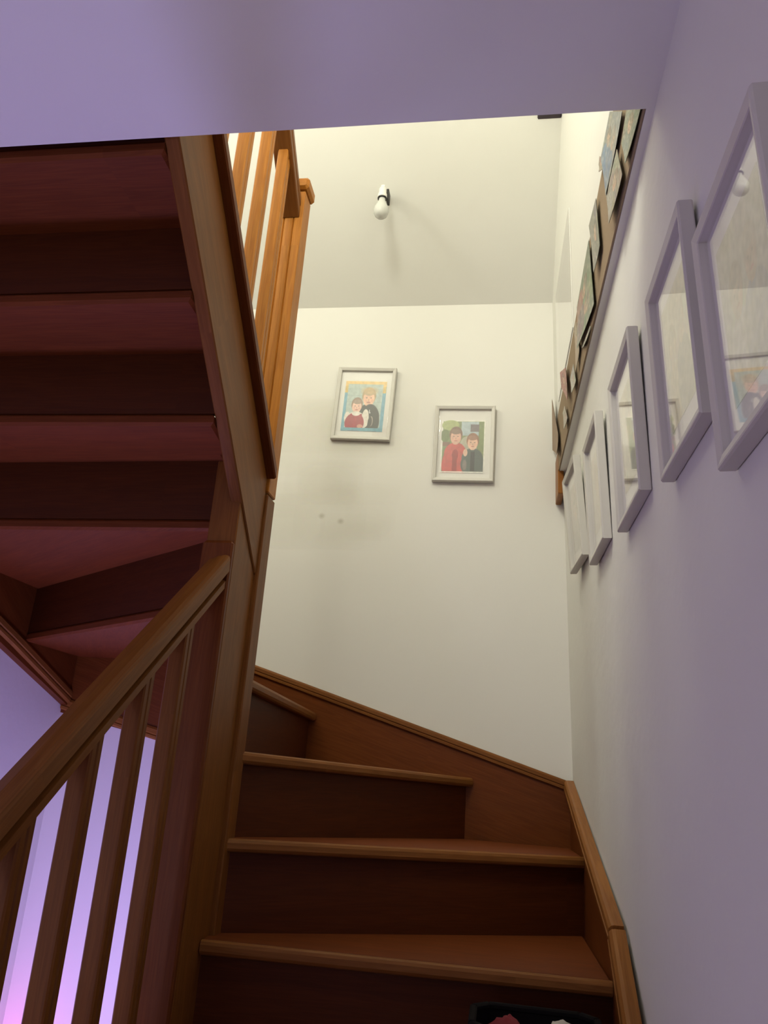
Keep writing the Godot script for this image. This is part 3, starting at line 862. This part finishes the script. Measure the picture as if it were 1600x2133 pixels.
func slab_mesh(inner: Array, push: Vector3) -> SurfaceTool:
	var st := new_st()
	var outer := []
	var c := Vector3.ZERO
	for p in inner:
		outer.append(p + push)
		c += (p + push * 0.5) / 4.0
	var faces := [inner, outer]
	for i in 4:
		faces.append([inner[i], inner[(i + 1) % 4], outer[(i + 1) % 4], outer[i]])
	for f in faces:
		var n: Vector3 = (f[1] - f[0]).cross(f[2] - f[0]).normalized()
		if n.dot(f[0] - c) < 0.0:
			n = -n
		face(st, f, n, Vector3.BACK, Vector2.ZERO)
	return st

# ---------------------------------------------------------------- lamps
func glow(c: Color, e: float) -> StandardMaterial3D:
	var m := mat(c, 0.5)
	m.emission_enabled = true
	m.emission = c
	m.emission_energy_multiplier = e
	return m

func ball(rad: float) -> Array:
	var p := []
	for i in 13:
		var t := PI * i / 12.0
		p.append(Vector2(maxf(0.0001, rad * sin(t)), -rad * cos(t)))
	return p

func build_lamps(warm: Color, violet: Color, rose: Color) -> void:
	# unlit bare bulb on the sloping ceiling
	var o := thing("light_bulb", "unlit white bare bulb in a white lampholder on the sloping ceiling", "light bulb", v(-0.506, 2.083, -2.48), Basis().scaled(Vector3(0.92, 0.87, 0.92)))
	var st := new_st()
	lathe(st, [Vector2(0.0001, 0.0), Vector2(0.010, 0.0015), Vector2(0.019, 0.006), Vector2(0.027, 0.015), Vector2(0.0315, 0.027), Vector2(0.033, 0.040), Vector2(0.0315, 0.053), Vector2(0.027, 0.066), Vector2(0.021, 0.080), Vector2(0.0165, 0.092), Vector2(0.0145, 0.102), Vector2(0.014, 0.112)], Vector3.ZERO)
	part("bulb", st, M.bulb, o, false)
	st = new_st()
	lathe(st, [Vector2(0.0145, 0.106), Vector2(0.0200, 0.106), Vector2(0.0205, 0.112), Vector2(0.0185, 0.1125)], Vector3.ZERO)
	part("collar_ring", st, M.dark, o, false)
	st = new_st()
	lathe(st, [Vector2(0.0185, 0.1125), Vector2(0.0205, 0.114), Vector2(0.0195, 0.132), Vector2(0.0165, 0.136), Vector2(0.0160, 0.162), Vector2(0.0130, 0.168), Vector2(0.0001, 0.169)], Vector3.ZERO)
	part("lampholder", st, M.white, o, false)
	st = new_st()
	extr(st, rect(-0.009, 0.155, 0.009, 0.185, 0.003), Transform3D(Basis(), Vector3(0, 0, -0.074)), 0.080, 0.002, Vector3.BACK)
	part("bracket", st, M.white, o, false)
	st = new_st()
	extr(st, rect(0.011, 0.130, 0.022, 0.188, 0.002), Transform3D(Basis(), Vector3(0, 0, -0.070)), 0.045, 0.001, Vector3.UP)
	part("wall_clip", st, M.dark, o, false)
	# lit globe on the landing, out of sight above the low ceiling
	o = thing("ceiling_lamp", "warm glass globe lamp hanging over the upper landing", "ceiling lamp", LANDING)
	st = new_st(); lathe(st, ball(0.2), Vector3.ZERO)
	part("globe", st, glow(warm, 1.0), o, false)
	st = new_st(); lathe(st, [Vector2(0.0001, 0.19), Vector2(0.006, 0.19), Vector2(0.006, 0.57), Vector2(0.05, 0.57), Vector2(0.05, 0.599), Vector2(0.0001, 0.599)], Vector3.ZERO, 16)
	part("stem", st, M.white, o, false)
	# unseen globe added to brighten the left side of the sloping ceiling
	o = thing("added_lamp", "small unseen globe lamp added on the left wall to brighten the slope", "added lamp", ADDED_LAMP_AT)
	st = new_st(); lathe(st, ball(0.07), Vector3.ZERO)
	part("globe", st, glow(warm, 1.0), o, false)
	st = new_st()
	extr(st, rect(-0.189, -0.012, -0.06, 0.012, 0.004), Transform3D(Basis(), Vector3(0, 0, -0.012)), 0.024, 0.003, Vector3.RIGHT)
	part("bracket", st, M.white, o, false)
	# violet globe on the floor under the stairs
	o = thing("floor_lamp", "small violet globe lamp standing on the floor under the stairs", "floor lamp", VIOLET_AT)
	st = new_st(); lathe(st, ball(0.14), Vector3.ZERO)
	part("globe", st, glow(violet, 1.0), o, false)
	st = new_st(); lathe(st, [Vector2(0.0001, -0.32), Vector2(0.09, -0.32), Vector2(0.09, -0.30), Vector2(0.012, -0.29), Vector2(0.010, -0.13), Vector2(0.0001, -0.13)], Vector3.ZERO, 24)
	part("base", st, M.dark, o, false)
	# rose night light on the floor in the corner
	o = thing("night_light", "small rose coloured night light on the floor by the left wall", "lamp", ROSE_AT)
	st = new_st(); lathe(st, ball(0.035), Vector3.ZERO)
	part("globe", st, glow(rose, 1.0), o, false)
	st = new_st(); lathe(st, [Vector2(0.0001, -0.5), Vector2(0.045, -0.5), Vector2(0.04, -0.48), Vector2(0.012, -0.46), Vector2(0.012, -0.03), Vector2(0.0001, -0.03)], Vector3.ZERO, 24)
	part("base", st, M.dark, o, false)
	# pale violet globe lamp in the room behind the viewer
	o = thing("floor_lamp", "pale globe floor lamp in the hall behind the viewer", "floor lamp", ROOM_AT)
	st = new_st(); lathe(st, ball(0.14), Vector3.ZERO)
	part("globe", st, glow(Color(0.90, 0.87, 0.96), 1.0), o, false)
	st = new_st(); lathe(st, [Vector2(0.0001, -0.92), Vector2(0.12, -0.92), Vector2(0.12, -0.90), Vector2(0.012, -0.89), Vector2(0.010, -0.13), Vector2(0.0001, -0.13)], Vector3.ZERO, 16)
	part("stem", st, M.white, o, false)

# ---------------------------------------------------------------- other things
func lump(st: SurfaceTool, c: Vector3, r: Vector3, seed_: int, amp: float) -> void:
	var n := FastNoiseLite.new(); n.seed = seed_; n.frequency = 1.0; n.fractal_octaves = 3
	const A := 14
	const B := 24
	var g := []
	for i in A + 1:
		var row := []
		for j in B + 1:
			var t := PI * i / A
			var p := TAU * (j % B) / B
			var d := Vector3(sin(t) * cos(p), cos(t), sin(t) * sin(p))
			row.append(c + d * r * (1.0 + amp * n.get_noise_3d(d.x * 2.2, d.y * 2.2, d.z * 2.2)))
		g.append(row)
	st.set_smooth_group(0)
	for i in A:
		for j in B:
			for q in [[g[i][j], g[i + 1][j], g[i + 1][j + 1]], [g[i][j], g[i + 1][j + 1], g[i][j + 1]]]:
				var a: Vector3 = q[0]; var b: Vector3 = q[1]; var d: Vector3 = q[2]
				if (b - a).cross(d - a).length() < 1e-10:
					continue
				var order := [a, b, d]
				if (b - a).cross(d - a).dot((a + b + d) / 3.0 - c) > 0.0:
					order = [a, d, b]
				for p in order:
					st.set_normal((p - c).normalized()); st.set_uv(Vector2.ZERO); st.add_vertex(p)

func build_extras() -> void:
	# open black bag on the step below the lowest nosing in view
	var y0 := -0.568
	var o := thing("storage_bag", "black open storage bag on a step at the bottom of the photo", "bag", v(0.078, y0, -1.70))
	var st := new_st()
	extr(st, rect(-0.118, -0.085, 0.118, 0.085, 0.03), Transform3D(FLAT, Vector3.ZERO), 0.006, 0.0, Vector3.RIGHT)
	part("bottom", st, M.bag, o, false)
	st = new_st()
	var ring_o := rect(-0.121, -0.088, 0.121, 0.088, 0.032)
	var ring_i := rect(-0.113, -0.080, 0.113, 0.080, 0.028)
	for i in 8:
		var j := (i + 1) % 8
		extr(st, PackedVector2Array([ring_o[i], ring_o[j], ring_i[j], ring_i[i]]), Transform3D(FLAT, Vector3(0, 0.004, 0)), 0.136, 0.0, Vector3.UP)
	part("side_wall", st, M.bag, o, false)
	st = new_st()
	ring_o = rect(-0.125, -0.092, 0.125, 0.092, 0.034)
	ring_i = rect(-0.111, -0.078, 0.111, 0.078, 0.027)
	for i in 8:
		var j := (i + 1) % 8
		extr(st, PackedVector2Array([ring_o[i], ring_o[j], ring_i[j], ring_i[i]]), Transform3D(FLAT, Vector3(0, 0.136, 0)), 0.012, 0.003, Vector3.UP)
	part("rim", st, M.bag, o, false)
	var c := thing("folded_cloth", "dark red cloth lying in the black bag", "cloth", v(0.024, y0 + 0.088, -1.732))
	st = new_st(); lump(st, Vector3.ZERO, Vector3(0.044, 0.050, 0.033), 5, 0.2)
	part("cloth", st, mat(lin(0.20, 0.015, 0.025), 0.9), c, false)
	c = thing("folded_cloth", "crumpled white cloth in the right half of the black bag", "cloth", v(0.130, y0 + 0.090, -1.732))
	st = new_st(); lump(st, Vector3.ZERO, Vector3(0.042, 0.050, 0.033), 9, 0.25)
	part("cloth", st, mat(lin(0.62, 0.58, 0.52), 0.9), c, false)
